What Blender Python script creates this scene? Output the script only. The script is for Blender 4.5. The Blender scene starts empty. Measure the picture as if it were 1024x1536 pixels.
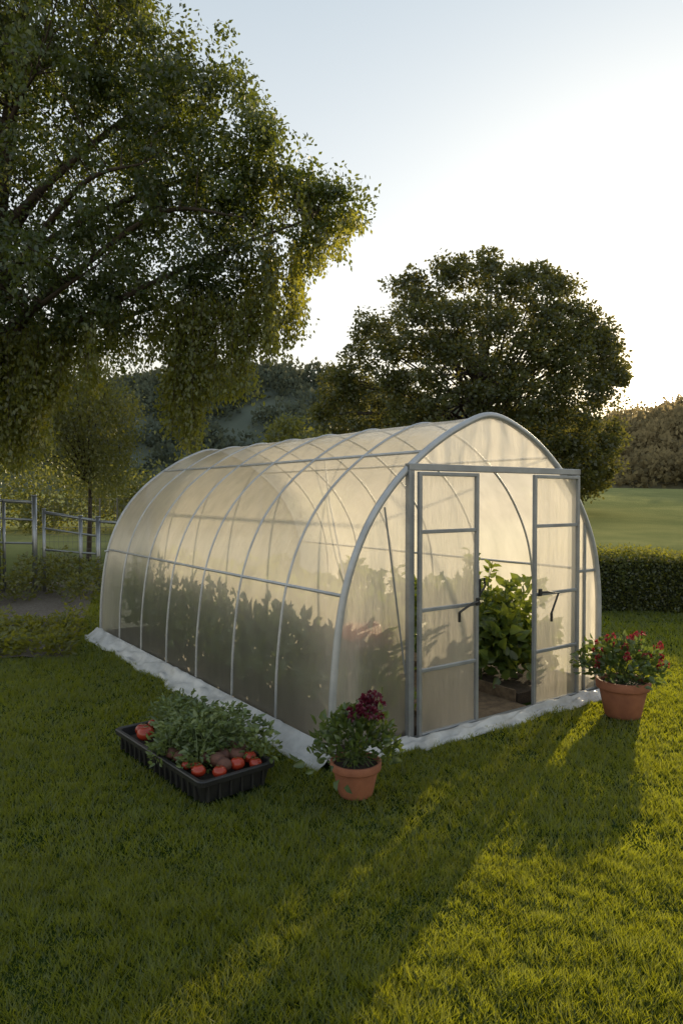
import bpy, math, numpy as np
from mathutils import Vector, Matrix, noise as mnoise
R = np.random.default_rng(7)
scene = bpy.context.scene
COL = scene.collection
F_PX = 1041.0; HZ = 744.0; CAMH = 1.8

def W(px, py, Y):
    return np.array([(px-512)/F_PX*Y, Y, CAMH+(HZ-py)/F_PX*Y])

# ------------------------------------------------------------------ helpers
def obj(name, me, parent=None, loc=None):
    o = bpy.data.objects.new(name, me); COL.objects.link(o)
    if parent is not None: o.parent = parent
    if loc is not None: o.location = loc
    return o
def empty(name, loc=(0,0,0), rz=0):
    o = bpy.data.objects.new(name, None); COL.objects.link(o)
    o.location = loc; o.rotation_euler = (0,0,rz); o.empty_display_size=.2
    return o
def mesh_np(name, V, F, mat, smooth=False):
    V = np.asarray(V, dtype=np.float32); me = bpy.data.meshes.new(name)
    if isinstance(F, np.ndarray):
        k = F.shape[1]; n = F.shape[0]
        me.vertices.add(len(V)); me.vertices.foreach_set('co', V.ravel())
        me.loops.add(n*k); me.loops.foreach_set('vertex_index', F.astype(np.int32).ravel())
        me.polygons.add(n); me.polygons.foreach_set('loop_start', np.arange(0, n*k, k, dtype=np.int32))
        me.update(calc_edges=True)
    else:
        me.from_pydata([tuple(map(float,v)) for v in V], [], [tuple(int(i) for i in f) for f in F])
    if smooth: me.polygons.foreach_set('use_smooth', [True]*len(me.polygons))
    if mat: me.materials.append(mat)
    me.update(); return me
class Geo:
    def __init__(s): s.V=[]; s.F=[]; s.n=0
    def add(s, V, F):
        V=np.asarray(V,float); s.V.append(V); s.F += [tuple(int(i)+s.n for i in f) for f in F]; s.n+=len(V)
    def obj(s, name, mat, parent=None, smooth=False):
        return obj(name, mesh_np(name, np.concatenate(s.V), s.F, mat, smooth), parent)
    def tube(s, P, r, k=8, cap=True):
        P=np.asarray(P,float); n=len(P)
        r=np.full(n,r) if np.isscalar(r) else np.asarray(r,float)
        T=np.gradient(P,axis=0); T/= (np.linalg.norm(T,axis=1)[:,None]+1e-9)
        ref=np.array([0,0,1.]) if abs(T[0][2])<.9 else np.array([1.,0,0])
        V=[]; 
        u=np.cross(T[0],ref); u/=np.linalg.norm(u)
        for i in range(n):
            u=u-T[i]*np.dot(u,T[i]); u/=np.linalg.norm(u)+1e-9
            v=np.cross(T[i],u)
            for j in range(k):
                a=2*math.pi*j/k
                V.append(P[i]+r[i]*(math.cos(a)*u+math.sin(a)*v))
        F=[(i*k+j, i*k+(j+1)%k, (i+1)*k+(j+1)%k, (i+1)*k+j) for i in range(n-1) for j in range(k)]
        if cap: F+= [tuple(range(k-1,-1,-1)), tuple((n-1)*k+j for j in range(k))]
        s.add(V,F)
    def box(s, a, b, bev=.004):
        a=np.array(a,float); b=np.array(b,float); lo=np.minimum(a,b); hi=np.maximum(a,b)
        c=(lo+hi)/2; h=(hi-lo)/2; bev=min(bev, h.min()*.45)
        V=[];idx={}
        for ax in range(3):
            for sx in (-1,1):
                for sy in (-1,1):
                    for sz in (-1,1):
                        sg=np.array([sx,sy,sz]); e=h.copy()-bev; e[ax]=h[ax]
                        idx[(ax,sx,sy,sz)]=len(V); V.append(c+sg*e)
        F=[]
        for ax in range(3):
            o=[i for i in range(3) if i!=ax]
            for sg in (-1,1):
                q=[]
                for (p,r_) in ((-1,-1),(1,-1),(1,1),(-1,1)):
                    t=[0,0,0]; t[ax]=sg; t[o[0]]=p; t[o[1]]=r_; q.append(idx[(ax,*t)])
                F.append(tuple(q))
        for ax in range(3):
            o=[i for i in range(3) if i!=ax]
            for p in (-1,1):
                for r_ in (-1,1):
                    def k(a_,sa):
                        t=[0,0,0]; t[ax]=sa; t[o[0]]=p; t[o[1]]=r_; return idx[(a_,*t)]
                    F.append((k(o[0],-1),k(o[0],1),k(o[1],1),k(o[1],-1)))
        for sx in (-1,1):
            for sy in (-1,1):
                for sz in (-1,1):
                    F.append((idx[(0,sx,sy,sz)],idx[(1,sx,sy,sz)],idx[(2,sx,sy,sz)]))
        s.add(V,F)
    def lathe(s, prof, k=40, c=(0,0,0), wob=0):
        V=[]; n=len(prof)
        for (r,z) in prof:
            for j in range(k):
                a=2*math.pi*j/k; V.append((c[0]+r*math.cos(a), c[1]+r*math.sin(a), c[2]+z))
        F=[(i*k+j, i*k+(j+1)%k, (i+1)*k+(j+1)%k, (i+1)*k+j) for i in range(n-1) for j in range(k)]
        s.add(V,F)
    def loops(s, L):
        k=len(L[0]); n=len(L)
        F=[(i*k+j, i*k+(j+1)%k, (i+1)*k+(j+1)%k, (i+1)*k+j) for i in range(n-1) for j in range(k)]
        s.add(np.concatenate(L),F)

def unit(v): return v/(np.linalg.norm(v,axis=-1,keepdims=True)+1e-9)
def ball(n,rng=R): return unit(rng.normal(size=(n,3)))*(rng.uniform(0,1,(n,1))**.45)
def leaf_geo(P, size, aspect=.5, D=None, fold=.0, rng=R, N=None, full=False):
    n=len(P); size=np.broadcast_to(size,(n,)).astype(float)
    if D is None: D=rng.normal(size=(n,3))
    D=unit(D)
    A=rng.normal(size=(n,3)) if N is None else N
    S=unit(np.cross(D,A)); Nn=np.cross(S,D)
    L=size[:,None]
    if not full:
        V=np.stack([P, P+D*L*.45+S*L*aspect*.5, P+D*L, P+D*L*.45-S*L*aspect*.5],1)
        Fq=np.arange(n*4).reshape(n,4)
        return V.reshape(-1,3), Fq
    up=Nn*L*fold
    V=np.stack([P, P+D*L*.28-S*L*aspect*.48+up*.8, P+D*L*.68-S*L*aspect*.36+up*.5, P+D*L-Nn*L*.18,
                P+D*L*.68+S*L*aspect*.36+up*.5, P+D*L*.28+S*L*aspect*.48+up*.8],1)
    b=np.arange(n)*6
    Fq=np.concatenate([np.stack([b,b+3,b+2,b+1],1), np.stack([b,b+5,b+4,b+3],1)])
    return V.reshape(-1,3), Fq
def leaves_obj(name, P, size, mat, parent=None, **kw):
    V,F=leaf_geo(P,size,**kw); return obj(name, mesh_np(name,V,F,mat), parent)

# ------------------------------------------------------------------ materials
def newmat(name):
    m=bpy.data.materials.new(name); m.use_nodes=True; nt=m.node_tree; nt.nodes.clear()
    out=nt.nodes.new('ShaderNodeOutputMaterial'); return m,nt,out
def N(nt,t,**k):
    n=nt.nodes.new(t)
    for a,b in k.items(): setattr(n,a,b)
    return n
def ramp(nt, fac, stops):
    r=N(nt,'ShaderNodeValToRGB'); e=r.color_ramp.elements
    e[0].position=stops[0][0]; e[0].color=(*stops[0][1],1); e[1].position=stops[-1][0]; e[1].color=(*stops[-1][1],1)
    for p,c in stops[1:-1]:
        x=e.new(p); x.color=(*c,1)
    nt.links.new(fac, r.inputs[0]); return r.outputs[0]
def noise(nt, scale, detail=4, vec=None, rough=.6):
    n=N(nt,'ShaderNodeTexNoise'); n.inputs['Scale'].default_value=scale; n.inputs['Detail'].default_value=detail
    n.inputs['Roughness'].default_value=rough
    if vec is None:
        g=N(nt,'ShaderNodeNewGeometry'); vec=g.outputs['Position']
    nt.links.new(vec,n.inputs['Vector']); return n.outputs[0]
def foliage(name, cols, trans=.35, tcol=(.16,.22,.03), nscale=1.0, rough=.45, spec=.06, det=2, mixf=.65):
    m,nt,out=newmat(name)
    g=N(nt,'ShaderNodeNewGeometry')
    nz=noise(nt,nscale,det)
    mx=N(nt,'ShaderNodeMath',operation='MULTIPLY_ADD'); nt.links.new(g.outputs['Random Per Island'],mx.inputs[0]); mx.inputs[1].default_value=.5
    s2=N(nt,'ShaderNodeMath',operation='MULTIPLY_ADD'); nt.links.new(nz,s2.inputs[0]); s2.inputs[1].default_value=1.5; s2.inputs[2].default_value=-.5
    nt.links.new(s2.outputs[0],mx.inputs[2])
    c=ramp(nt,mx.outputs[0],[(0.05,cols[0]),(.5,cols[1]),(1.0,cols[2])])
    p=N(nt,'ShaderNodeBsdfDiffuse'); nt.links.new(c,p.inputs[0])
    t=N(nt,'ShaderNodeBsdfTranslucent')
    mc=N(nt,'ShaderNodeMixRGB'); mc.inputs[0].default_value=mixf; nt.links.new(c,mc.inputs[1]); mc.inputs[2].default_value=(*tcol,1)
    nt.links.new(mc.outputs[0],t.inputs[0])
    mi=N(nt,'ShaderNodeMixShader'); mi.inputs[0].default_value=trans
    nt.links.new(p.outputs[0],mi.inputs[1]); nt.links.new(t.outputs[0],mi.inputs[2])
    if spec>0:
        gl=N(nt,'ShaderNodeBsdfGlossy'); gl.inputs['Roughness'].default_value=rough
        m3=N(nt,'ShaderNodeMixShader'); m3.inputs[0].default_value=spec
        nt.links.new(mi.outputs[0],m3.inputs[1]); nt.links.new(gl.outputs[0],m3.inputs[2]); nt.links.new(m3.outputs[0],out.inputs[0])
    else: nt.links.new(mi.outputs[0],out.inputs[0])
    return m
def simple(name, col, rough=.6, metal=0, col2=None, nscale=8, bump=0, bscale=40, spec=.5):
    m,nt,out=newmat(name); p=N(nt,'ShaderNodeBsdfPrincipled')
    col2=col2 or tuple(c*.75 for c in col)
    tc=N(nt,'ShaderNodeTexCoord')
    nz=noise(nt,nscale,5,tc.outputs['Object'])
    c=ramp(nt,nz,[(.35,col2),(.65,col)]); nt.links.new(c,p.inputs['Base Color'])
    p.inputs['Roughness'].default_value=rough; p.inputs['Metallic'].default_value=metal; p.inputs['Specular IOR Level'].default_value=spec
    if bump:
        b=N(nt,'ShaderNodeBump'); b.inputs['Strength'].default_value=bump; b.inputs['Distance'].default_value=.01
        nt.links.new(noise(nt,bscale,6,tc.outputs['Object']),b.inputs['Height']); nt.links.new(b.outputs[0],p.inputs['Normal'])
    nt.links.new(p.outputs[0],out.inputs[0]); return m

def film_mat(name, transp=.34, tint=(1.0,.93,.83), wr=.35):
    m,nt,out=newmat(name); tc=N(nt,'ShaderNodeTexCoord')
    mp=N(nt,'ShaderNodeMapping'); mp.inputs['Scale'].default_value=(2.2,2.2,.55); nt.links.new(tc.outputs['Object'],mp.inputs[0])
    nz=noise(nt,3.0,5,mp.outputs[0],.55)
    b=N(nt,'ShaderNodeBump'); b.inputs['Strength'].default_value=wr; b.inputs['Distance'].default_value=.03
    nt.links.new(nz,b.inputs['Height'])
    tl=N(nt,'ShaderNodeBsdfTranslucent'); tl.inputs[0].default_value=(*tint,1)
    df=N(nt,'ShaderNodeBsdfDiffuse'); df.inputs[0].default_value=(.84,.82,.80,1)
    tr=N(nt,'ShaderNodeBsdfTransparent'); tr.inputs[0].default_value=(1,.99,.97,1)
    gl=N(nt,'ShaderNodeBsdfGlossy'); gl.inputs['Roughness'].default_value=.2; gl.inputs[0].default_value=(1,1,1,1)
    for s in (tl,df,gl): nt.links.new(b.outputs[0], s.inputs['Normal'])
    m1=N(nt,'ShaderNodeMixShader'); m1.inputs[0].default_value=.12
    nt.links.new(tl.outputs[0],m1.inputs[1]); nt.links.new(df.outputs[0],m1.inputs[2])
    m2=N(nt,'ShaderNodeMixShader')
    tv=N(nt,'ShaderNodeMapRange'); nt.links.new(nz,tv.inputs[0]); tv.inputs[1].default_value=.3; tv.inputs[2].default_value=.7
    tv.inputs[3].default_value=transp-.05; tv.inputs[4].default_value=transp+.05
    nt.links.new(tv.outputs[0],m2.inputs[0])
    nt.links.new(m1.outputs[0],m2.inputs[1]); nt.links.new(tr.outputs[0],m2.inputs[2])
    lw=N(nt,'ShaderNodeLayerWeight'); lw.inputs[0].default_value=.5
    pw=N(nt,'ShaderNodeMath',operation='POWER'); nt.links.new(lw.outputs['Facing'],pw.inputs[0]); pw.inputs[1].default_value=4
    ml=N(nt,'ShaderNodeMath',operation='MULTIPLY_ADD'); nt.links.new(pw.outputs[0],ml.inputs[0]); ml.inputs[1].default_value=.25; ml.inputs[2].default_value=.03
    m3=N(nt,'ShaderNodeMixShader'); nt.links.new(ml.outputs[0],m3.inputs[0])
    nt.links.new(m2.outputs[0],m3.inputs[1]); nt.links.new(gl.outputs[0],m3.inputs[2])
    nt.links.new(m3.outputs[0],out.inputs[0]); return m

M_film=film_mat('greenhouse_film',.47); M_filmf=film_mat('greenhouse_film_front',.40,wr=.9)
M_metal=simple('galvanised_frame',(.50,.51,.52),.4,.35,(.38,.39,.40),6,.1)
M_metal_d=simple('door_frame_metal',(.33,.345,.36),.42,.4,(.25,.26,.275),6,.1)
M_dark=simple('black_latch',(.02,.02,.022),.4)
def tarp():
    m,nt,out=newmat('white_tarp'); tc=N(nt,'ShaderNodeTexCoord')
    nz=noise(nt,5,4,tc.outputs['Object']); p=N(nt,'ShaderNodeBsdfPrincipled')
    c=ramp(nt,nz,[(.3,(.32,.32,.31)),(.6,(.50,.50,.49))]); nt.links.new(c,p.inputs['Base Color']); p.inputs['Roughness'].default_value=.38
    b=N(nt,'ShaderNodeBump'); b.inputs['Strength'].default_value=.4; b.inputs['Distance'].default_value=.02
    nt.links.new(noise(nt,9,3,tc.outputs['Object'],.4),b.inputs['Height']); nt.links.new(b.outputs[0],p.inputs['Normal'])
    nt.links.new(p.outputs[0],out.inputs[0]); return m
M_tarp=tarp()
M_bark=simple('bark',(.075,.055,.04),.9,0,(.03,.022,.016),9,.9,30)
M_leafA=foliage('weeping_leaves',[(.010,.022,.009),(.030,.056,.017),(.080,.118,.030)],.36,(.36,.39,.03),.55)
M_leafY=foliage('sunlit_yellow_leaves',[(.045,.065,.015),(.085,.115,.025),(.14,.17,.035)],.5,(.66,.60,.04),1.2)  # brighter, yellower leaf colour stands in for sunlight on the hanging strands
M_leafB=foliage('round_tree_leaves',[(.020,.032,.011),(.044,.062,.020),(.082,.102,.032)],.38,(.36,.32,.05),.25)
M_leafC=foliage('small_tree_leaves',[(.045,.06,.018),(.085,.105,.03),(.13,.15,.045)],.42,(.48,.44,.05),.8)
M_far=foliage('hazed_forest_leaves',[(.070,.090,.070),(.10,.122,.090),(.135,.158,.110)],.2,(.24,.22,.12),.04,spec=0)  # aerial haze put into the leaf colour: lightened grey-green
M_farw=foliage('forest_leaves_sun_haze',[(.13,.115,.07),(.19,.165,.095),(.25,.21,.12)],.45,(.55,.42,.20),.05,spec=0)  # warm haze and glow near the sun put into the leaf colour
M_hedge=foliage('hedge_leaves',[(.025,.038,.012),(.05,.07,.02),(.09,.12,.03)],.4,(.60,.55,.04),2)
M_green=foliage('vegetable_leaves',[(.03,.055,.015),(.065,.12,.03),(.13,.20,.05)],.45,(.48,.54,.05),4)
M_sil=foliage('silvery_leaves',[(.05,.085,.028),(.12,.175,.055),(.24,.30,.11)],.35,(.34,.40,.10),6)
M_pot=simple('terracotta',(.36,.14,.075),.75,0,(.25,.095,.055),7,.25,60)
M_soil=simple('soil',(.045,.030,.020),.95,0,(.022,.015,.010),14,1,50)
M_path=simple('bark_path',(.16,.115,.07),.95,0,(.08,.055,.035),18,1,50)
M_maroon=foliage('maroon_petals',[(.05,.005,.014),(.12,.010,.03),(.20,.025,.06)],.3,(.3,.02,.06),5)
M_red=foliage('red_petals',[(.18,.015,.015),(.36,.03,.04),(.45,.10,.12)],.3,(.55,.05,.06),5)
M_tray=simple('black_plastic',(.022,.023,.025),.45,0,(.014,.014,.016),10,.15,80)
M_tom=simple('tomato_skin',(.36,.04,.018),.22,0,(.24,.028,.014),5)
M_beet=simple('beet_skin',(.13,.055,.035),.7,0,(.07,.028,.02),20,.5)
M_grass=foliage('grass_blades',[(.019,.045,.010),(.048,.088,.018),(.108,.156,.034)],.5,(.82,.80,.02),5.0,spec=.05,det=4,mixf=.56)

def ground_mat():
    m,nt,out=newmat('lawn_ground'); g=N(nt,'ShaderNodeNewGeometry')
    a=noise(nt,1.2,6); b=noise(nt,60,4)
    mx=N(nt,'ShaderNodeMath',operation='MULTIPLY_ADD'); nt.links.new(a,mx.inputs[0]); mx.inputs[1].default_value=.6
    m2=N(nt,'ShaderNodeMath',operation='MULTIPLY'); nt.links.new(b,m2.inputs[0]); m2.inputs[1].default_value=.5; nt.links.new(m2.outputs[0],mx.inputs[2])
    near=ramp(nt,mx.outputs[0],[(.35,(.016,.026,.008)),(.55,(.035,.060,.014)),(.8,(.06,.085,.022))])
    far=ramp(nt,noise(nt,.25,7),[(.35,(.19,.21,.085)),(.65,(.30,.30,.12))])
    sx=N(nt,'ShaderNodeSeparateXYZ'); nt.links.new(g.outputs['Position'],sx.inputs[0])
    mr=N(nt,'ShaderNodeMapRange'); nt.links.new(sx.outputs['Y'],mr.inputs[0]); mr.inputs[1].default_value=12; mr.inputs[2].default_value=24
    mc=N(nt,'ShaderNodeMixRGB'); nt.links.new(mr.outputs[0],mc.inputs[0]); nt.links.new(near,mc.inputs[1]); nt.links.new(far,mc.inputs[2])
    p=N(nt,'ShaderNodeBsdfPrincipled'); p.inputs['Roughness'].default_value=1; p.inputs['Specular IOR Level'].default_value=.0
    nt.links.new(mc.outputs[0],p.inputs['Base Color'])
    bb=N(nt,'ShaderNodeBump'); bb.inputs['Distance'].default_value=.04; nt.links.new(b,bb.inputs['Height']); nt.links.new(bb.outputs[0],p.inputs['Normal'])
    nt.links.new(p.outputs[0],out.inputs[0]); return m

# ------------------------------------------------------------------ ground
def gz(x,y):
    t=np.clip((y-16)/70.,0,1); s=t*t*(3-2*t)
    return 2.6*s + .35*s*np.sin(x*.05+1)
xs=np.concatenate([np.linspace(-700,-40,12),np.linspace(-36,36,49),np.linspace(40,700,12)])
ys=np.concatenate([np.linspace(-60,0,5),np.linspace(1,100,80),np.linspace(115,1500,14)])
X,Y=np.meshgrid(xs,ys); Z=gz(X,Y)
nx=len(xs); ny=len(ys)
I=np.arange(nx*ny).reshape(ny,nx)
F=np.stack([I[:-1,:-1],I[:-1,1:],I[1:,1:],I[1:,:-1]],-1).reshape(-1,4)
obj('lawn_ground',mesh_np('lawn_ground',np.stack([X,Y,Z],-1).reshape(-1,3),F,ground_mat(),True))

# ------------------------------------------------------------------ greenhouse
GA=math.atan2(.584,.812); GO=np.array([-.076,4.64,0])
ca,sa=math.cos(GA),math.sin(GA)
def Ginv(x,y):
    dx=x-GO[0]; dy=y-GO[1]; return ca*dx+sa*dy, -sa*dx+ca*dy
gh=empty('polytunnel_greenhouse',GO,GA)
K=np.array([(0,0),(.02,.55),(.10,1.1),(.27,1.53),(.52,1.86),(.85,2.13),(1.20,2.33),(1.54,2.44),(1.90,2.35),(2.26,2.15),(2.62,1.83),(2.88,1.42),(2.985,1.0),(3.0,.5),(2.98,0)])
def catmull(K,m=6):
    P=np.vstack([2*K[0]-K[1],K,2*K[-1]-K[-2]]); o=[]
    for i in range(1,len(P)-2):
        for t in np.linspace(0,1,m,endpoint=False):
            p0,p1,p2,p3=P[i-1:i+3]
            o.append(.5*((2*p1)+(-p0+p2)*t+(2*p0-5*p1+4*p2-p3)*t*t+(-p0+3*p1-3*p2+p3)*t**3))
    o.append(P[-2]); return np.array(o)
PR=catmull(K); NB=7; LEN=5.1; BAY=LEN/NB
iap=int(np.argmax(PR[:,1]))
def ztop(s):
    s=np.asarray(s,float)
    l=PR[:iap+1]; r=PR[iap:]
    k=int(np.argmax(r[:,0])); rr=r[:k+1]
    return np.where(s<PR[iap,0], np.interp(s,l[:,0],l[:,1]), np.interp(s,rr[:,0],rr[:,1]))
nd=NB*8+1; ds=np.linspace(0,LEN,nd); V=[]
cen=np.array([1.5,.9])
for j,d in enumerate(ds):
    ph=(d/BAY)%1; sag=.006*math.sin(math.pi*ph)
    for i,(s,z) in enumerate(PR):
        v=cen-np.array([s,z]); v/=np.linalg.norm(v)
        w=sag*(1 if z>.05 else 0)+.005*mnoise.noise(Vector((s*1.5,d*5,z*1.2)))
        V.append((s+v[0]*w, d, z+v[1]*w))
n=len(PR); F=[(j*n+i,j*n+i+1,(j+1)*n+i+1,(j+1)*n+i) for j in range(nd-1) for i in range(n-1)]
obj('tunnel_film',mesh_np('tunnel_film',V,F,M_film,True),gh)
def endfilm(g,y,s0,s1,zb,cols=22,rows=12,amp=.01):
    V=[];F=[]
    for a in range(cols+1):
        s=s0+(s1-s0)*a/cols; zt=max(float(ztop(s))-.004,zb+.002)
        for b in range(rows+1):
            z=zb+(zt-zb)*b/rows
            V.append((s,y+amp*mnoise.noise(Vector((s*7,y*3,z*1.3)))+amp*.6*mnoise.noise(Vector((s*15,3,z*5))),z))
    for a in range(cols):
        for b in range(rows):
            k=a*(rows+1)+b; F.append((k,k+rows+1,k+rows+2,k+1))
    g.add(V,F)
g=Geo(); endfilm(g,0,.004,.70,.0,18,16,.02); endfilm(g,0,2.62,2.99,.0,12,16,.02); endfilm(g,0,.70,2.46,2.03,50,14,.04)
endfilm(g,LEN,.004,2.99,0,50,16,.015)
g.obj('end_wall_film',M_filmf,gh,True)
g=Geo(); gf=Geo()
for b in range(NB+1):
    d=b*BAY; P=np.array([(s,d,z) for s,z in PR])
    if b==0: gf.tube(P+np.array([0,-.012,0]),.027,10)
    else: g.tube(P,.0125 if b<NB else .02,8)
def at(z,left=True):
    seg=PR[:iap+1] if left else PR[iap:][::-1]
    return float(np.interp(z,seg[:,1],seg[:,0]))
for z,l in ((1.12,True),(2.13,True),(1.12,False),(2.13,False)):
    s=at(z,l); g.tube([(s,.0,z),(s,LEN*.5,z-.004),(s,LEN,z)],.0125,8)
s=PR[iap,0]; g.tube([(s,0,2.425),(s,LEN,2.425)],.011,8)
g.tube([(.05,LEN-.02,1.1),(2.98,LEN-.02,1.1)],.011,8)
g.tube([(.62,LEN-.02,0),(.62,LEN-.02,1.9)],.012,8); g.tube([(2.3,LEN-.02,0),(2.3,LEN-.02,2.05)],.012,8)
g.tube([(.14,.02,1.2),(.45,BAY*.9,1.75),(.95,BAY*2,2.14)],.006,6)
g.obj('hoops_and_purlins',M_metal,gh,True); gf.obj('front_arch',M_metal,gh,True)
g=Geo(); y0,y1=-.055,-.005
g.box((.655,y0,0),(.705,y1,2.03)); g.box((2.60,y0,0),(2.65,y1,2.03))
g.box((.655,y0-.006,1.985),(2.65,y1+.006,2.035))
g.box((.655,y0,.0),(2.65,y1,.035))
g.box((.08,-.02,.012),(.655,.012,.04)); g.box((2.65,-.02,.012),(2.97,.012,.04))
g.box((2.65,-.016,1.11),(2.985,.012,1.135)); g.box((2.78,-.018,.04),(2.805,.010,1.6))
g.tube([(.46,-.012,1.72),(.655,-.012,.5)],.007,6)
g.obj('door_frame',M_metal_d,gh)
def leaf(name,s0,s1,zr,hs,handle):
    e=bpy.data.objects.new(name,None); COL.objects.link(e); e.parent=gh
    g=Geo(); a,b=-.098,-.064; w=.028; zb,zt=.045,1.975
    g.box((s0,a,zb),(s0+w,b,zt)); g.box((s1-w,a,zb),(s1,b,zt))
    for z in zr: g.box((s0+w,a+.004,z-w/2),(s1-w,b-.004,z+w/2))
    g.box((s0+w,a,zt-w),(s1-w,b,zt)); g.box((s0+w,a,zb),(s1-w,b,zb+w))
    g.obj('leaf_frame',M_metal_d,e)
    V=[];F=[];nc,nr=10,40
    for i in range(nc+1):
        for j in range(nr+1):
            s=s0+w*.5+(s1-s0-w)*i/nc; z=zb+.01+(zt-zb-.02)*j/nr
            V.append((s,-.072+.005*mnoise.noise(Vector((s*9,1,z*3))),z))
    for i in range(nc):
        for j in range(nr):
            k=i*(nr+1)+j; F.append((k,k+nr+1,k+nr+2,k+1))
    obj('leaf_film',mesh_np('leaf_film',V,F,M_filmf,True),e)
    g=Geo(); P=np.array(handle); g.tube(P,.009,8); g.box(P[0]-[.018,.008,.03],P[0]+[.018,.012,.03]); 
    g.tube([P[-1],P[-1]+[0,-.0,-.07]],.011,8)
    g.obj('handle',M_dark,e,False)
leaf('left_door_leaf',.715,1.33,(1.54,.97,.53),0,[(1.30,-.115,.99),(1.22,-.13,.985),(1.10,-.135,.94),(1.08,-.135,.93)])
leaf('right_door_leaf',1.99,2.595,(1.55,.98,.50),0,[(2.04,-.115,1.0),(2.12,-.13,1.0),(2.25,-.135,.98),(2.16,-.135,.82)])
g=Geo(); g.box((1.325,-.10,1.02),(1.35,-.06,1.16)); g.tube([(1.34,-.10,1.05),(1.37,-.12,1.10),(1.36,-.12,1.17)],.008,6); g.obj('latch',M_dark,gh)
def skirt(path,out,name,h=.10,wd=.22):
    path=np.array(path,float); V=[];F=[];m=11
    L=len(path)
    for i,p in enumerate(path):
        for j in range(m):
            t=j/(m-1); q=p+np.array([out[0],out[1]])*(t*wd*(1+.5*mnoise.noise(Vector((i*.07,0,5)))))
            z=h*(1-t)**1.3+.012+.05*max(0,mnoise.noise(Vector((i*.16+t*1.2,t*2.6,9)))+.2)*(1 if j>0 else 0)
            V.append((q[0],q[1],z))
        V[-1]=(V[-1][0],V[-1][1],.003)
    for i in range(L-1):
        for j in range(m-1):
            k=i*m+j; F.append((k,k+1,k+m+1,k+m))
    return obj(name,mesh_np(name,V,F,M_tarp,True),gh)
skirt([(-.015,LEN+.1-t) for t in np.linspace(0,LEN+.2,170)],(-1,0),'side_skirt',.11,.17)
skirt([(t,-.03 if t<.66 else -.11) for t in np.linspace(-.05,3.05,120)],(0,-1),'front_skirt',.05,.11)
skirt([(3.0,LEN+.1-t) for t in np.linspace(0,LEN+.2,60)],(1,0),'far_skirt',.1,.2)
g=Geo(); g.box((.06,.0,.0),(.95,LEN-.05,.10)); g.box((2.05,.12,.0),(2.93,LEN-.05,.10)); g.obj('soil_beds',M_soil,gh)
g=Geo(); g.box((.975,-.0,.0),(2.025,LEN-.05,.03)); g.obj('bark_path',M_path,gh)
g=Geo(); g.box((.952,.02,.0),(.973,LEN-.06,.13)); g.box((2.027,.14,.0),(2.048,LEN-.06,.13)); g.obj('bed_boards',M_path,gh)

def leafy(cs, rad, hgt, n, size, rng=R, droop=.3):
    Ps=[];Ds=[]
    for c,r,h in zip(cs,rad,hgt):
        a=rng.uniform(0,2*np.pi,n); t=rng.uniform(.05,1,n)**.8; rr=r*np.sqrt(rng.uniform(0,1,n))*(1-.5*t*t)
        P=np.stack([c[0]+rr*np.cos(a),c[1]+rr*np.sin(a),c[2]+h*t],1)
        D=np.stack([np.cos(a),np.sin(a),rng.uniform(-droop,1.1,n)],1)+rng.normal(0,.35,(n,3))
        Ps.append(P);Ds.append(D)
    return np.concatenate(Ps),np.concatenate(Ds)
cs=[];rad=[];hg=[]
for d in np.arange(.30,4.9,.17):
    for s in (.42,.70):
        cs.append((s+R.normal(0,.03),d+R.normal(0,.04),.1)); rad.append(R.uniform(.20,.27)); hg.append(R.uniform(.78,.98)+(.14 if R.uniform()<.2 else 0))
for d in np.arange(1.3,4.9,.30):
    for s in (2.30,2.62):
        cs.append((s+R.normal(0,.05),d+R.normal(0,.05),.1)); rad.append(R.uniform(.18,.27)); hg.append(R.uniform(.55,.85))
P,D=leafy(cs,rad,hg,105,.12); kk=(P[:,0]>.25)&(P[:,0]<2.80); P=P[kk]; D=D[kk]; D[:,0]=np.where((P[:,0]<.42)&(D[:,0]<-.15),-.15,D[:,0])
cs=[(2.22+R.uniform(-.08,.5),.28+R.uniform(0,1.0),.1) for _ in range(22)]
P2,D2=leafy(cs,[.22]*22,[R.uniform(.45,.9) for _ in cs],95,.12); kk=(P2[:,0]<2.78)&(P2[:,1]>.14); P2=P2[kk];D2=D2[kk]
D2[:,1]=np.where(P2[:,1]<.3,np.abs(D2[:,1])*.3,D2[:,1])
P=np.concatenate([P,P2]);D=np.concatenate([D,D2])
vp=leaves_obj('vegetable_plants',P,R.uniform(.07,.155,len(P)),M_green,None,aspect=.68,D=D,fold=.15,full=True)
vp.location=GO; vp.rotation_euler=(0,0,GA)
g=Geo(); PP=[];DD=[]
for k in range(13):
    s=R.uniform(2.1,2.5); d=R.uniform(.45,1.1); h=R.uniform(.85,1.2)
    P0=np.array([(s,d,.1),(s+R.normal(0,.03),d,.1+h*.5),(s+R.normal(0,.06),d+R.normal(0,.05),.1+h)]); g.tube(P0,[.008,.006,.003],5)
    m=34; t=R.uniform(.1,1,m)[:,None]; PP.append(P0[0]*(1-t)+P0[2]*t); a=R.uniform(0,6.28,m); DD.append(np.stack([np.cos(a),np.sin(a),R.uniform(.1,1.2,m)],1))
st=g.obj('tall_leafy_plant',M_green,None); st.location=GO; st.rotation_euler=(0,0,GA)
leaves_obj('leaves',np.concatenate(PP),R.uniform(.05,.10,13*34),M_green,st,aspect=.5,D=np.concatenate(DD),fold=.15,full=True)

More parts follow.
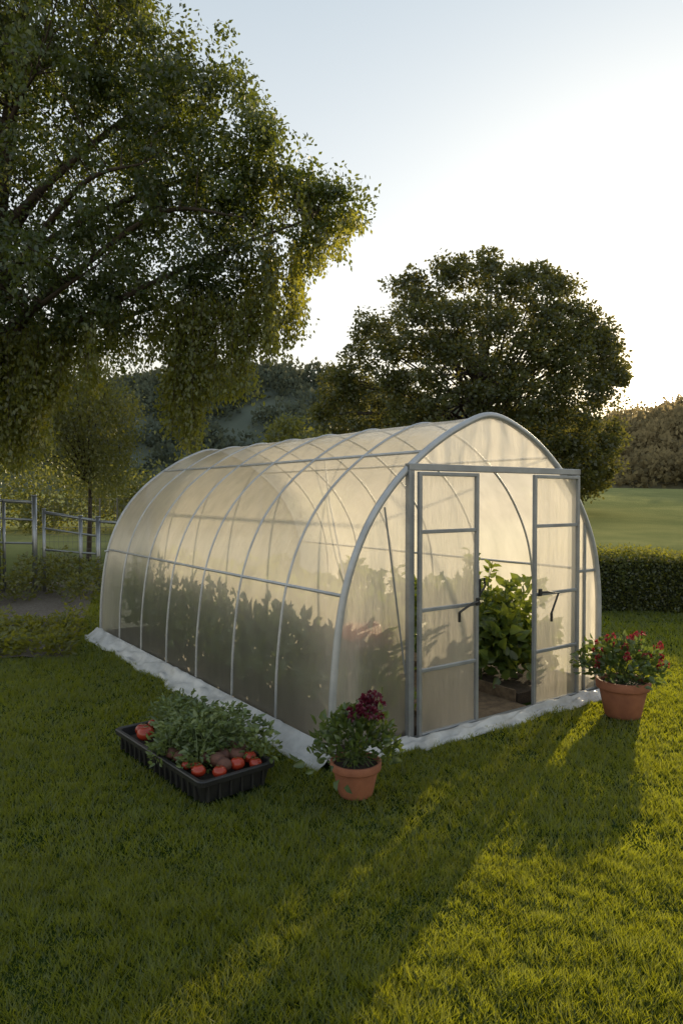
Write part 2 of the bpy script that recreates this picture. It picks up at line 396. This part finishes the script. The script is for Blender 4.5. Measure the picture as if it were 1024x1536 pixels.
# ------------------------------------------------------------------ vegetables shape
def blob(g,c,r,sq=.85,lob=0,k=14,m=9,sx=1):
    V=[]
    for i in range(m+1):
        th=math.pi*i/m
        for j in range(k):
            a=2*math.pi*j/k; rr=r*(1+lob*math.cos(5*a)*math.sin(th)); dip=-.12*r*math.exp(-(th/.35)**2)
            V.append((c[0]+rr*sx*math.sin(th)*math.cos(a),c[1]+rr*math.sin(th)*math.sin(a),c[2]+r*sq*math.cos(th)+dip))
    F=[(i*k+j,i*k+(j+1)%k,(i+1)*k+(j+1)%k,(i+1)*k+j) for i in range(m) for j in range(k)]
    g.add(V,F)
g=Geo()
for x,y,z,r in ((.30,.15,.83,.09),(.48,.17,.82,.085)): blob(g,(x,y,z),r,.85,.04)
g.obj('ripe_pumpkins',simple('pumpkin_skin',(.5,.12,.03),.4,0,(.4,.08,.02)),gh,True)
g=Geo(); g.box((.19,.05,.725),(.60,.28,.748)); 
for x in (.21,.57):
    for y in (.07,.25): g.box((x,y,.1),(x+.02,y+.02,.724))
g.obj('plant_stand',M_path,gh)
# ------------------------------------------------------------------ tray
tb=np.array([-.80,3.93])
long=np.array([-1.58,4.85])-tb; Ll=np.linalg.norm(long); ang=math.atan2(long[1],long[0])
Lw=.50
tray=empty('vegetable_tray',(tb[0],tb[1],.02),ang)
def rr(x0,x1,y0,y1,r,z,n=5):
    o=[]
    for cx,cy,a0 in ((x1-r,y1-r,0),(x0+r,y1-r,90),(x0+r,y0+r,180),(x1-r,y0+r,270)):
        for t in np.linspace(0,90,n): 
            a=math.radians(a0+t); o.append((cx+r*math.cos(a),cy+r*math.sin(a),z))
    return np.array(o)
def R2(inset,z,r=.04): return rr(inset,Ll-inset,-Lw+inset,-inset,r,z)
g=Geo(); g.loops([R2(.03,.0),R2(.008,.105),R2(.008,.112),R2(-.014,.112),R2(-.016,.14),R2(-.012,.146),R2(.008,.146),R2(.014,.14),R2(.036,.012)])
b=R2(.036,.012); g.add(b,[tuple(range(len(b)))]); b=R2(.03,.0); g.add(b,[tuple(range(len(b)))[::-1]])
for x in np.arange(.08,Ll-.05,.075):
    g.box((x,-.022,.012),(x+.012,.0,.108),.002); g.box((x,-Lw,.012),(x+.012,-Lw+.022,.108),.002)
for y in np.arange(-Lw+.07,-.05,.075):
    g.box((.0,y,.012),(.022,y+.012,.108),.002); g.box((Ll-.022,y,.012),(Ll,y+.012,.108),.002)
g.obj('tray_body',M_tray,tray,False)
b=R2(.034,.085); g=Geo(); g.add(b,[tuple(range(len(b)))]); g.obj('tray_soil',M_soil,tray)
g=Geo(); gb=Geo(); cal=[]
tp=[(1.05,-.12,.05),(1.12,-.24,.045),(.93,-.09,.060),(.16,-.07,.044),(.07,-.16,.043),(.24,-.10,.036),(.10,-.30,.048),(.05,-.40,.04),(.15,-.42,.045),(.30,-.07,.036)]
for x,y,r in tp:
    blob(g,(x,y,.10+r),r,.82,.03); cal.append((x,y,.10+r*1.75))
for x,y,r in [(.2,-.22,.05),(.26,-.3,.046),(.12,-.22,.045),(.2,-.36,.05),(.3,-.2,.04),(.34,-.4,.05),(.25,-.43,.045),(.4,-.08,.045),(.5,-.07,.04)]:
    blob(gb,(x,y,.12+r*.8),r,.9,.02,sx=1.25)
g.obj('tomatoes',M_tom,tray,True); gb.obj('beetroots',M_beet,tray,True)
cal=np.array(cal); a=R.uniform(0,6.28,len(cal)*5)
leaves_obj('calyxes',np.repeat(cal,5,0),.025,M_green,tray,aspect=.3,D=np.stack([np.cos(a),np.sin(a),np.full(len(a),.2)],1),N=np.tile([0,0,1.],(len(a),1)))
cs=[(x+R.normal(0,.03),y+R.normal(0,.03),.10) for x in np.arange(.32,1.12,.11) for y in (-.14,-.25,-.38) if not (x>.74 and y>-.32)]
cs+=[(.22,-.47,.1),(.1,-.48,.1),(.45,-.5,.1),(.6,-.52,.1),(.8,-.52,.1),(1.0,-.48,.1),(1.1,-.46,.1),(.6,-.10,.09),(.7,-.22,.09),(.8,-.28,.09),(.95,-.28,.09),(.5,-.05,.09),(1.02,-.32,.09)]
P,D=leafy(cs,[.13]*len(cs),[R.uniform(.12,.31) for _ in cs],125,.06,droop=.6)
leaves_obj('leafy_greens',P,R.uniform(.02,.06,len(P)),M_sil,tray,aspect=.5,D=D,fold=.2,full=True)
g=Geo()
for k in range(50):
    c=cs[R.integers(len(cs))]; a=R.uniform(0,6.28); h=R.uniform(.1,.27); r=R.uniform(.04,.16)
    g.tube([(c[0],c[1],.09),(c[0]+.4*r*math.cos(a),c[1]+.4*r*math.sin(a),.09+h*.7),(c[0]+r*math.cos(a),c[1]+r*math.sin(a),.09+h)],[.004,.003,.0015],5)
g.obj('stems',M_sil,tray,True)

# ------------------------------------------------------------------ potted plants
M_plant=foliage('potted_leaves',[(.025,.048,.013),(.055,.095,.026),(.11,.16,.05)],.35,(.34,.42,.05),6)
POT2=(2.29,5.62)
def potted(loc,rt,h,pr,ph,fl_mat,nfl,flc,seed,leafn=800,ls=(.03,.07)):
    rg=np.random.default_rng(seed)
    e=empty('potted_flower_plant',loc)
    g=Geo(); rb=rt*.68
    g.lathe([(0,.0),(rb*.95,.0),(rb,.006),(rt*.90,h*.74),(rt*.905,h*.76),(rt*1.0,h*.765),(rt*1.02,h*.80),(rt*1.04,h*.97),(rt*1.02,h),(rt*.93,h),(rt*.90,h*.97),(rt*.88,h*.86)],44)
    g.obj('terracotta_pot',M_pot,e,True)
    g=Geo(); g.lathe([(rt*.89,h*.88),(rt*.5,h*.9),(0,h*.91)],24); g.obj('soil',M_soil,e)
    n=leafn; a=rg.uniform(0,6.28,n); u=rg.uniform(-.35,1,n); q=np.sqrt(np.clip(1-u*u,0,1))
    f=rg.uniform(.45,1,n)**.6*(1+.22*np.sin(3*a+seed)+.15*np.sin(7*a))
    P=np.stack([pr*f*q*np.cos(a),pr*f*q*np.sin(a),h*.95+ph*.35+ph*.65*u*f],1)
    P[:,2]=np.maximum(P[:,2],h*.75)
    D=P-np.array([0,0,h*.9]); D=unit(D)+rg.normal(0,.55,(n,3))
    leaves_obj('foliage',P,rg.uniform(*ls,n),M_plant,e,aspect=.62,D=D,fold=.18,full=True,rng=rg)
    g=Geo()
    for k in range(46):
        p=P[rg.integers(n)]; g.tube([(rg.normal(0,rt*.3),rg.normal(0,rt*.3),h*.88),p*np.array([.45,.45,1])*.5+np.array([0,0,h*.45]),p],[.004,.003,.0015],5)
    g.obj('stems',M_plant,e)
    PP=[];DD=[]
    for k in range(nfl):
        c=np.array(flc[k%len(flc)])+rg.normal(0,.026,3); m=18
        v=unit(rg.normal(size=(m,3))+np.array([0,0,.5])); PP.append(c+v*.006); DD.append(v)
    leaves_obj('flowers',np.concatenate(PP),rg.uniform(.014,.028,nfl*18),fl_mat,e,aspect=.8,D=np.concatenate(DD),fold=.2,full=True,rng=rg)
    return e
potted((.085,4.13,.01),.15,.205,.235,.32,M_maroon,46,[(.02,0,.53),(.07,.0,.56),(.12,0,.545),(.10,-.08,.50),(.05,-.08,.53),(.15,-.02,.52),(-.02,-.05,.50),(.08,-.04,.58)],3,800,(.025,.06))
PL=np.array([(-.22,-.02,.36),(-.24,.02,.42),(-.20,0,.45),(-.30,-.05,.22),(-.33,-.06,.24),(-.1,-.2,.18),(-.05,-.22,.16),(.2,-.1,.25)])+[.085,4.13,0]
DL=np.array([(-1,0,.5),(-.3,0,1),(.2,0,1),(-1,-.3,-.2),(-.8,0,.3),(-.3,-1,-.5),(.3,-1,-.6),(1,-.5,.2)],float)
leaves_obj('broad_leaf_shoots',PL,.075,M_plant,None,aspect=.7,D=DL,fold=.2,full=True)
potted((POT2[0],POT2[1],.01),.205,.30,.29,.32,M_red,40,[(-.2,0,.56),(-.1,.05,.60),(0,-.05,.58),(.08,0,.64),(.18,.05,.62),(.28,0,.56),(-.24,-.08,.48),(.1,-.2,.54),(.2,-.18,.50),(-.05,-.2,.52),(.30,-.08,.45)],5,950,(.03,.07))

# ------------------------------------------------------------------ trees
def limb(g,P,r0,r1,m=10):
    P=catmull(np.array(P,float),m); n=len(P); g.tube(P,np.linspace(r0,r1,n),9); return P
def inpoly(px,py,poly):
    c=np.zeros(len(px),bool); n=len(poly); j=n-1
    for i in range(n):
        xi,yi=poly[i]; xj,yj=poly[j]
        k=((yi>py)!=(yj>py))&(px<(xj-xi)*(py-yi)/(yj-yi+1e-9)+xi); c^=k; j=i
    return c
wt=empty('weeping_tree'); g=Geo()
limb(g,[(-6.75,12.6,-.1),(-6.7,12.5,1.5),(-6.5,12.5,3.4),(-6.3,12.6,6.0),(-6.0,12.7,8.5),(-5.6,12.8,11.5)],.36,.08)
LB=[]
for tgt,h0,yy in [((470,330),3.9,12.0),((370,330),4.4,11.4),((400,230),5.5,13.2),((320,130),6.2,12.2),((200,20),7.5,12.6),((300,420),3.3,13.4),((150,400),3.2,11.0),((220,250),5,10.9),((60,120),6.6,11.2),((120,300),4.6,14.2),((250,170),5.6,14.2)]:
    e=W(tgt[0],tgt[1],yy); a=np.array([-6.45,12.5,h0])
    m1=a+(e-a)*.35+np.array([0,0,.45+R.normal(0,.2)]); m2=a+(e-a)*.7+np.array([0,R.normal(0,.2),.35+R.normal(0,.2)])
    LB.append(limb(g,[a,m1,m2,e],.085,.015))
AN=[]
poly=[(-260,-220),(215,-160),(240,0),(280,60),(378,100),(390,175),(435,250),(500,290),(545,318),(500,362),(430,385),(380,420),(330,455),(250,480),(160,500),(60,530),(-260,560)]
px=R.uniform(-260,560,9000); py=R.uniform(-220,560,9000); k=inpoly(px,py,poly); px=px[k];py=py[k]
cnt=0
for a,b in zip(px,py):
    edge=min(1,max(.15,(560-a)/420)); yy=12.4+R.normal(0,1.25)*edge+R.uniform(-.4,.4)
    p=W(a,b,12.4); p[1]=yy
    nzv=mnoise.noise(Vector(p*.6))+.45*mnoise.noise(Vector(p*1.7))
    if nzv<-.27: continue
    AN.append(p); cnt+=1
    if cnt>=1500: break
AN=np.array(AN)
allL=np.concatenate(LB)
PP=[];DD=[]
for p in AN:
    m=int(R.integers(70,150)); sg=R.uniform(.22,.50)
    q=p+ball(m)*np.array([sg,sg,sg*.75]); PP.append(q); DD.append(R.normal(0,.8,(m,3))+np.array([0,0,-.5]))
for p in AN[::3]:
    d=np.linalg.norm(allL-p,axis=1); j=int(np.argmin(d)); 
    if d[j]<2.6: g.tube([allL[j],(allL[j]+p)/2+[0,0,.15],p],[.016,.010,.004],5,False)
def strand(p,L,drift,m,sp=.035):
    t=np.linspace(0,1,m)[:,None]; q=p+np.array([drift[0],drift[1],0])*t*L+np.array([0,0,-1.])*L*t
    q=q+R.normal(0,sp+.02*L,(m,3))*np.array([1,1,.3])
    PP.append(q); DD.append(R.normal(0,.5,(m,3))+np.array([0,0,-1.]))
for p in AN[R.integers(0,len(AN),420)]:
    L=R.uniform(.3,.9); strand(p,L,R.normal(0,.12,2)+[.08,0],int(80*L),.05)
P=np.concatenate(PP);D=np.concatenate(DD); nl=len(P)
leaves_obj('foliage',P,R.uniform(.06,.115,len(P)),M_leafA,wt,aspect=.55,D=D)
PP=[];DD=[]
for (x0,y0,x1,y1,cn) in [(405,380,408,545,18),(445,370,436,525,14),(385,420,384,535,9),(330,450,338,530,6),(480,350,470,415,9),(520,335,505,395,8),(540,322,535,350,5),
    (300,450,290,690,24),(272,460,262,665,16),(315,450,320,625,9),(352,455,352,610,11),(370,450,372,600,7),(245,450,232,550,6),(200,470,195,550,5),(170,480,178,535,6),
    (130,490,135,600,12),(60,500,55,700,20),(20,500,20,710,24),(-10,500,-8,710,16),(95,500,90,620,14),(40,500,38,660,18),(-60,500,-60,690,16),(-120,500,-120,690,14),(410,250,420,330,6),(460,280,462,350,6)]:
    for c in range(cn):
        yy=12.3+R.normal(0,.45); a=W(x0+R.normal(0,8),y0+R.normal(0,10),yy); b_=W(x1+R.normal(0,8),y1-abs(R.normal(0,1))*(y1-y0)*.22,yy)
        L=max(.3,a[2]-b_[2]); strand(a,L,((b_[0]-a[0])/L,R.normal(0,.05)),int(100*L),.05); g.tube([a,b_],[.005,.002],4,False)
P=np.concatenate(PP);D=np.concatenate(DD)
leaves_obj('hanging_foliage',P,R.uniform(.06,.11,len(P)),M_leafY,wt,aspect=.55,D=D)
g.obj('trunk_and_limbs',M_bark,wt,True)
print('weeping leaves',nl+len(P))
bt=empty('broadleaf_tree'); g=Geo()
gz0=float(gz(9,40)); base=np.array([8.2,40,gz0-.2])
limb(g,[base,base+[.1,0,2.5],base+[0,.2,6],base+[-.2,0,11]],.6,.15)
poly=[(474,610),(480,585),(512,562),(530,515),(556,484),(590,442),(642,416),(690,408),(722,400),(760,414),(812,420),(845,452),(866,494),(896,514),(920,520),(924,560),(910,600),(920,650),(916,700),(885,748),(840,762),(700,780),(560,770),(500,730),(475,660)]
PP=[];DD=[]; cx=W(700,600,40)
n=0
px=R.uniform(465,950,9000); py=R.uniform(375,795,9000); k=inpoly(px,py,poly)
for a,b in zip(px[k],py[k]):
    p=W(a,b,40); rx=(p[0]-cx[0])/8.6; rz=(p[2]-cx[2])/8.0
    dep=math.sqrt(max(.02,1-min(1,rx*rx+rz*rz)))*6.5
    sgn=R.choice([-1,1],p=[.6,.4]); yo=sgn*dep*R.uniform(.6,1.0); p[1]=40+yo
    if mnoise.noise(Vector(p*.38))<-.40: continue
    m=int(R.integers(80,140)); sg=R.uniform(.3,.75)
    v=unit(R.normal(size=(m,3)))*R.uniform(.5,1.1,(m,1)); v[:,2]*=.75
    PP.append(p+v*sg*1.1); DD.append(v+R.normal(0,.6,(m,3))); n+=1
    if n%12==0: g.tube([base+[0,0,3+R.uniform(0,6)],(base+[0,0,6]+p)/2,p],[.10,.06,.02],6,False)
    if n>=1200: break
P=np.concatenate(PP);D=np.concatenate(DD); leaves_obj('foliage',P,R.uniform(.12,.26,len(P)),M_leafB,bt,aspect=.7,D=D)
g.obj('trunk_and_limbs',M_bark,bt,True); print('round leaves',len(P))
def tree(name,poly,Y,th,n,lsz,mat,trunk=True,per=110,sg0=.25,weep=False,parent=None):
    e=empty(name) if parent is None else parent; xs_=[p[0] for p in poly]; ys_=[p[1] for p in poly]
    px=R.uniform(min(xs_),max(xs_),n*3); py=R.uniform(min(ys_),max(ys_),n*3); k=inpoly(px,py,poly); PP=[];DD=[];g=Geo()
    mx=sum(xs_)/len(xs_); b0=W(mx,800,Y); b0[2]=float(gz(b0[0],Y))-.05; tp=W(mx,min(ys_)*.6+max(ys_)*.4,Y)
    if trunk: limb(g,[b0,b0*.7+tp*.3+[.05,0,0],b0*.4+tp*.6+[.04,.03,0],tp],.035*th+.03,.02)
    for i,(a,b) in enumerate(zip(px[k][:n],py[k][:n])):
        p=W(a,b,Y); p[1]+=R.uniform(-th,th)*.9
        if mnoise.noise(Vector(p*.8))<-.25: continue
        m=int(per*R.uniform(.6,1.3)); q=p+R.normal(0,sg0,(m,3))*np.array([1,1,1.5 if weep else .8]); PP.append(q)
        DD.append(R.normal(0,.6,(m,3))+[0,0,-.8 if weep else .2])
        if trunk and i%3==0: g.tube([b0*.5+tp*.5,(b0*.4+tp*.6+p)/2,p],[.02,.012,.005],5,False)
    P=np.concatenate(PP);D=np.concatenate(DD); leaves_obj('foliage',P,R.uniform(lsz*.6,lsz*1.2,len(P)),mat,e,aspect=.5,D=D)
    if g.n: g.obj('trunk',M_bark,e,True)
    return e
tree('young_tree',[(62,620),(80,540),(110,505),(150,520),(185,560),(198,620),(195,690),(170,735),(110,748),(65,720)],19,1.3,150,.11,M_leafC,weep=True,sg0=.22,per=130)
tree('shrub_tree',[(405,655),(420,632),(450,625),(480,635),(500,665),(490,740),(400,740)],32,1.3,80,.22,M_leafC,sg0=.3)
tree('background_shrubs',[(-60,700),(60,695),(200,725),(330,700),(420,715),(430,790),(-60,790)],30,2.0,200,.22,M_leafC,trunk=False,sg0=.45,per=90)

# ------------------------------------------------------------------ distant forest hills
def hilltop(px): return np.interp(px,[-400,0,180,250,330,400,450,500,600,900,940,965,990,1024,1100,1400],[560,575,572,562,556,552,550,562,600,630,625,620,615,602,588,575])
def forest(name,Y1,Y2,pxa,pxb,nt_,mat,lsz,base_mat):
    e=empty(name); xs_=np.linspace(pxa,pxb,60); V=[];F=[]
    rows=10
    for j in range(rows):
        t=j/(rows-1); Yj=Y1+(Y2-Y1)*t
        for x in xs_:
            zt=CAMH+(HZ-hilltop(x)-22)/F_PX*Y2; zb=float(gz((x-512)/F_PX*Yj,Yj))-.3
            V.append(((x-512)/F_PX*Yj,Yj,zb+(zt-zb)*math.sin(t*math.pi/2)))
    n=len(xs_); F=[(j*n+i,j*n+i+1,(j+1)*n+i+1,(j+1)*n+i) for j in range(rows-1) for i in range(n-1)]
    obj('hill_slope',mesh_np('hill_slope',V,F,base_mat,True),e)
    PP=[];DD=[]
    for k in range(nt_):
        t=R.uniform(0,1)**.8; x=R.uniform(pxa,pxb); Yj=Y1+(Y2-Y1)*t
        zt=CAMH+(HZ-hilltop(x)-22)/F_PX*Y2; zb=float(gz((x-512)/F_PX*Yj,Yj)); z=zb+(zt-zb)*math.sin(t*math.pi/2)
        r=R.uniform(1.6,3.2)*Y2/140; m=80; v=unit(R.normal(size=(m,3)))*R.uniform(.6,1,(m,1)); v[:,2]=np.abs(v[:,2])*R.uniform(1.0,1.7)
        PP.append(np.array([(x-512)/F_PX*Yj,Yj,z])+v*r); DD.append(v+R.normal(0,.6,(m,3)))
    P=np.concatenate(PP); leaves_obj('forest_canopy',P,R.uniform(.6,1.3,len(P))*lsz,mat,e,aspect=.7,D=np.concatenate(DD))
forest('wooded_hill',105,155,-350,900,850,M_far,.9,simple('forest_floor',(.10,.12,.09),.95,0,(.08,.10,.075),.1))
forest('wooded_hill',85,130,900,1350,560,M_farw,.7,simple('forest_floor_sun_haze',(.16,.14,.08),.95,0,(.12,.11,.06),.1))  # slope colour carries the same painted sun haze as its canopy

# ------------------------------------------------------------------ hedge right
hd=empty('boxwood_hedge'); A=np.array([3.3,10.95]); B=np.array([9.5,9.75]); dv=(B-A)/np.linalg.norm(B-A); nv=np.array([-dv[1],dv[0]]); HL=np.linalg.norm(B-A); HH=.86; HT=.8
n=34000; u=R.uniform(0,HL,n); f=R.choice(3,n,p=[.5,.35,.15]); v=R.uniform(0,1,n); 
off=np.array([.09*mnoise.noise(Vector((a*1.7,b*2,c*3.))) for a,b,c in zip(u,v,f)])+R.normal(0,.036,n)
x=np.where(f==0,0-off,np.where(f==1,v*HT,HT+off)); z=np.where(f==1,HH+off*1.6,v*HH)
P=np.stack([A[0]+dv[0]*u+nv[0]*x,A[1]+dv[1]*u+nv[1]*x,z],1)
leaves_obj('foliage',P,R.uniform(.03,.065,n),M_hedge,hd,aspect=.6)
g=Geo(); q=[A+nv*.06,B+nv*.06,B+nv*(HT-.06),A+nv*(HT-.06)]
g.add([(*p,0) for p in q]+[(*p,HH-.08) for p in q],[(0,1,5,4),(1,2,6,5),(2,3,7,6),(3,0,4,7),(4,5,6,7)]); g.obj('hedge_core',simple('hedge_core',(.02,.028,.01),.95),hd)

# ------------------------------------------------------------------ garden bed left
g=Geo()
bx=np.linspace(-9.5,-3.0,40); by=np.linspace(7.6,14.5,40)
V=[(x - (y-7.6)*.30 ,y,.02+.03*mnoise.noise(Vector((x*3,y*3,0)))) for y in by for x in bx]
F=[(j*40+i,j*40+i+1,(j+1)*40+i+1,(j+1)*40+i) for j in range(39) for i in range(39)]
g.add(V,F); g.obj('garden_soil',simple('gravelly_soil',(.17,.145,.12),.95,0,(.08,.065,.05),30,1,60),None,True)
cs=[];rad=[];hg=[]
for k in range(300):
    y=R.uniform(7.7,9.9); x=R.uniform(-8.5,-3.1)-(y-7.6)*.30; cs.append((x,y,.0)); rad.append(R.uniform(.12,.25)); hg.append(R.uniform(.10,.26))
P,D=leafy(cs,rad,hg,60,.08); leaves_obj('garden_bed_plants',P,R.uniform(.04,.09,len(P)),M_leafY,None,aspect=.5,D=D,fold=.1,full=True)  # golden sunlight on the bed comes from the yellow leaf colour
cs=[];rad=[];hg=[]
for k in range(75):
    y=R.uniform(11.4,13.6); x=R.uniform(-9.5,-2.9)-(y-7.6)*.30; cs.append((x,y,.0)); rad.append(R.uniform(.25,.45)); hg.append(R.uniform(.3,.85))
P,D=leafy(cs,rad,hg,170,.08); leaves_obj('garden_shrubs',P,R.uniform(.05,.11,len(P)),M_leafC,None,aspect=.5,D=D)
cs=[(-6.6+R.normal(0,.35),12.1+R.normal(0,.2),.35) for _ in range(10)]
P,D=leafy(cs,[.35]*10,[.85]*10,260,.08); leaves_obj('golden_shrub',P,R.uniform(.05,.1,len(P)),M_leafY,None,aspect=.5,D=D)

# ------------------------------------------------------------------ metal fence
fe=empty('metal_fence'); g=Geo(); Yf=12.9
M_steel=simple('steel_rail',(.34,.36,.38),.35,.7,(.26,.28,.3),5)
def fp(px,z,y=Yf): return np.array([(px-512)/F_PX*y,y,z])
for px,zt,r in ((52,1.80,.045),(66,1.55,.03),(121,1.42,.035),(147,1.40,.04),(-2,1.8,.035),(-80,1.8,.04),(6,1.7,.03)):
    g.tube([fp(px,-.05),fp(px,zt)],r,10); g.tube([fp(px,zt),fp(px,zt+.025)],[r*1.3,r*1.1],10)
for a,za,b,zb,r in ((-90,1.78,52,1.68,.03),(-90,1.45,52,1.35,.02),(-90,.95,52,.92,.02),(66,1.5,147,1.33,.028),(66,1.2,147,1.05,.018),(66,.8,147,.72,.018),(147,1.33,175,1.30,.025)):
    g.tube([fp(a,za),fp(b,zb)],r,8)
g.obj('posts_and_rails',M_steel,fe,True)
g=Geo(); Yw=16.5
for px in np.arange(150,300,26): g.tube([fp(px,0,Yw),fp(px,1.75,Yw)],.018,6)
for z in np.arange(.2,1.8,.17): g.tube([fp(60,z,Yw),fp(300,z,Yw)],.004,4)
for px in np.arange(60,300,7): g.tube([fp(px,.1,Yw),fp(px,1.72,Yw)],.003,4)
g.obj('wire_mesh',simple('wire',(.2,.2,.19),.5,.5),fe)

# ------------------------------------------------------------------ grass
def dens(y): return np.where(y<3.4,19000,np.where(y<5,10500,np.where(y<8,5200,2000)))
PP=[]
for (ya,yb) in [(1.9,3.4),(3.4,5),(5,8),(8,15)]:
    xa,xb=-.5*yb-1.3,.5*yb+1.3
    d=float(dens((ya+yb)/2)); n=int((xb-xa)*(yb-ya)*d)
    x=R.uniform(xa,xb,n); y=R.uniform(ya,yb,n); k=np.abs(x)<.52*y+.7; PP.append(np.stack([x[k],y[k]],1))
P=np.concatenate(PP); x,y=P[:,0],P[:,1]
s,d=Ginv(x,y); k=~((s>-.12)&(s<3.15)&(d>-.14)&(d<LEN+.1))
e1=(x-tb[0])*math.cos(ang)+(y-tb[1])*math.sin(ang); e2=-(x-tb[0])*math.sin(ang)+(y-tb[1])*math.cos(ang)
k&=~((e1>.01)&(e1<Ll-.01)&(e2<-.01)&(e2>-Lw+.01))
k&=~(((x-.085)**2+(y-4.13)**2)<.09**2); k&=~(((x-POT2[0])**2+(y-POT2[1])**2)<.13**2)
k&=~((x<-3.05-(y-7.6)*.30)&(y>7.65))
k&=~((x>3.4)&(y>10.95-(x-3.3)*.1935)&(y<11.8-(x-3.3)*.1935))
P=P[k]; n=len(P); x,y=P[:,0],P[:,1]; print('blades',n)
lf=np.array([mnoise.noise(Vector((a*2.2,b*2.2,0)))+1.1*mnoise.noise(Vector((a*11,b*11,3))) for a,b in P])
h=(.030+.022*lf+R.uniform(-.008,.014,n)); h=np.clip(h,.008,.07)*np.where(y>8,1.15,1)
w=np.where(y<3.4,.0024,np.where(y<5,.0032,np.where(y<8,.0052,.009)))*R.uniform(.7,1.3,n)
a=R.uniform(0,2*np.pi,n); ln=R.uniform(.2,1.2,n)*h; b=R.uniform(0,2*np.pi,n)
V=np.zeros((n,3,3)); V[:,0]=np.stack([x-w*np.cos(a),y-w*np.sin(a),np.zeros(n)],1); V[:,1]=np.stack([x+w*np.cos(a),y+w*np.sin(a),np.zeros(n)],1)
V[:,2]=np.stack([x+ln*np.cos(b),y+ln*np.sin(b),h],1)
obj('lawn_grass',mesh_np('lawn_grass',V.reshape(-1,3),np.arange(n*3).reshape(n,3),M_grass))

# ------------------------------------------------------------------ world, sun, camera
AZ=math.radians(29.8); EL=math.radians(14.0)
sv=Vector((math.sin(AZ)*math.cos(EL),math.cos(AZ)*math.cos(EL),math.sin(EL)))
sl=bpy.data.lights.new('sun','SUN'); sl.energy=5.0; sl.angle=math.radians(.6); sl.color=(1,.82,.52)
so=bpy.data.objects.new('sun',sl); COL.objects.link(so); so.rotation_euler=sv.to_track_quat('Z','Y').to_euler(); so.location=(10,20,12)
w=bpy.data.worlds.new('World'); scene.world=w; w.use_nodes=True; nt=w.node_tree; nt.nodes.clear()
out=N(nt,'ShaderNodeOutputWorld'); bg=N(nt,'ShaderNodeBackground'); sk=N(nt,'ShaderNodeTexSky'); sk.sky_type='NISHITA'
sk.sun_disc=False; sk.sun_elevation=EL; sk.sun_rotation=AZ; sk.air_density=1.0; sk.dust_density=.3; sk.ozone_density=1.0
nt.links.new(sk.outputs[0],bg.inputs[0]); bg.inputs[1].default_value=.05
az2=math.radians(24.3); el2=math.radians(8.4); s2=(math.sin(az2)*math.cos(el2),math.cos(az2)*math.cos(el2),math.sin(el2))
tc=N(nt,'ShaderNodeTexCoord'); nm=N(nt,'ShaderNodeVectorMath',operation='NORMALIZE'); nt.links.new(tc.outputs['Generated'],nm.inputs[0])
sz=N(nt,'ShaderNodeSeparateXYZ'); nt.links.new(nm.outputs[0],sz.inputs[0])
hz=ramp(nt,sz.outputs['Z'],[(0.0,(.88,.68,.44)),(.12,(.86,.75,.58)),(.30,(.74,.74,.70)),(.60,(.49,.55,.58)),(1.0,(.40,.47,.54))])
bgh=N(nt,'ShaderNodeBackground'); nt.links.new(hz,bgh.inputs[0]); bgh.inputs[1].default_value=1.0
dt=N(nt,'ShaderNodeVectorMath',operation='DOT_PRODUCT'); nt.links.new(nm.outputs[0],dt.inputs[0]); dt.inputs[1].default_value=s2
cl=N(nt,'ShaderNodeMath',operation='MAXIMUM'); nt.links.new(dt.outputs['Value'],cl.inputs[0]); cl.inputs[1].default_value=0
prev=bg.outputs[0]
for pw,st,cc in ((3500,14.0,(1,.9,.7)),(260,.9,(1,.66,.26)),(25,.45,(1,.76,.40)),(7,.20,(1,.82,.55))):
    p=N(nt,'ShaderNodeMath',operation='POWER'); nt.links.new(cl.outputs[0],p.inputs[0]); p.inputs[1].default_value=pw
    m=N(nt,'ShaderNodeMath',operation='MULTIPLY'); nt.links.new(p.outputs[0],m.inputs[0]); m.inputs[1].default_value=st
    b2=N(nt,'ShaderNodeBackground'); b2.inputs[0].default_value=(*cc,1); nt.links.new(m.outputs[0],b2.inputs[1])
    ad=N(nt,'ShaderNodeAddShader'); nt.links.new(prev,ad.inputs[0]); nt.links.new(b2.outputs[0],ad.inputs[1]); prev=ad.outputs[0]
ad2=N(nt,'ShaderNodeAddShader'); nt.links.new(prev,ad2.inputs[0]); nt.links.new(bgh.outputs[0],ad2.inputs[1]); nt.links.new(ad2.outputs[0],out.inputs[0])

cd=bpy.data.cameras.new('camera'); cam=bpy.data.objects.new('camera',cd); COL.objects.link(cam)
cd.sensor_fit='VERTICAL'; cd.sensor_height=36; cd.lens=1041/1536*36; cd.clip_end=5000; cd.clip_start=.05
cam.location=(0,0,CAMH); cam.rotation_euler=(math.radians(90-1.32),0,0)
scene.camera=cam
scene.view_settings.view_transform='Standard'; scene.view_settings.look='None'; scene.view_settings.exposure=0; scene.view_settings.gamma=1
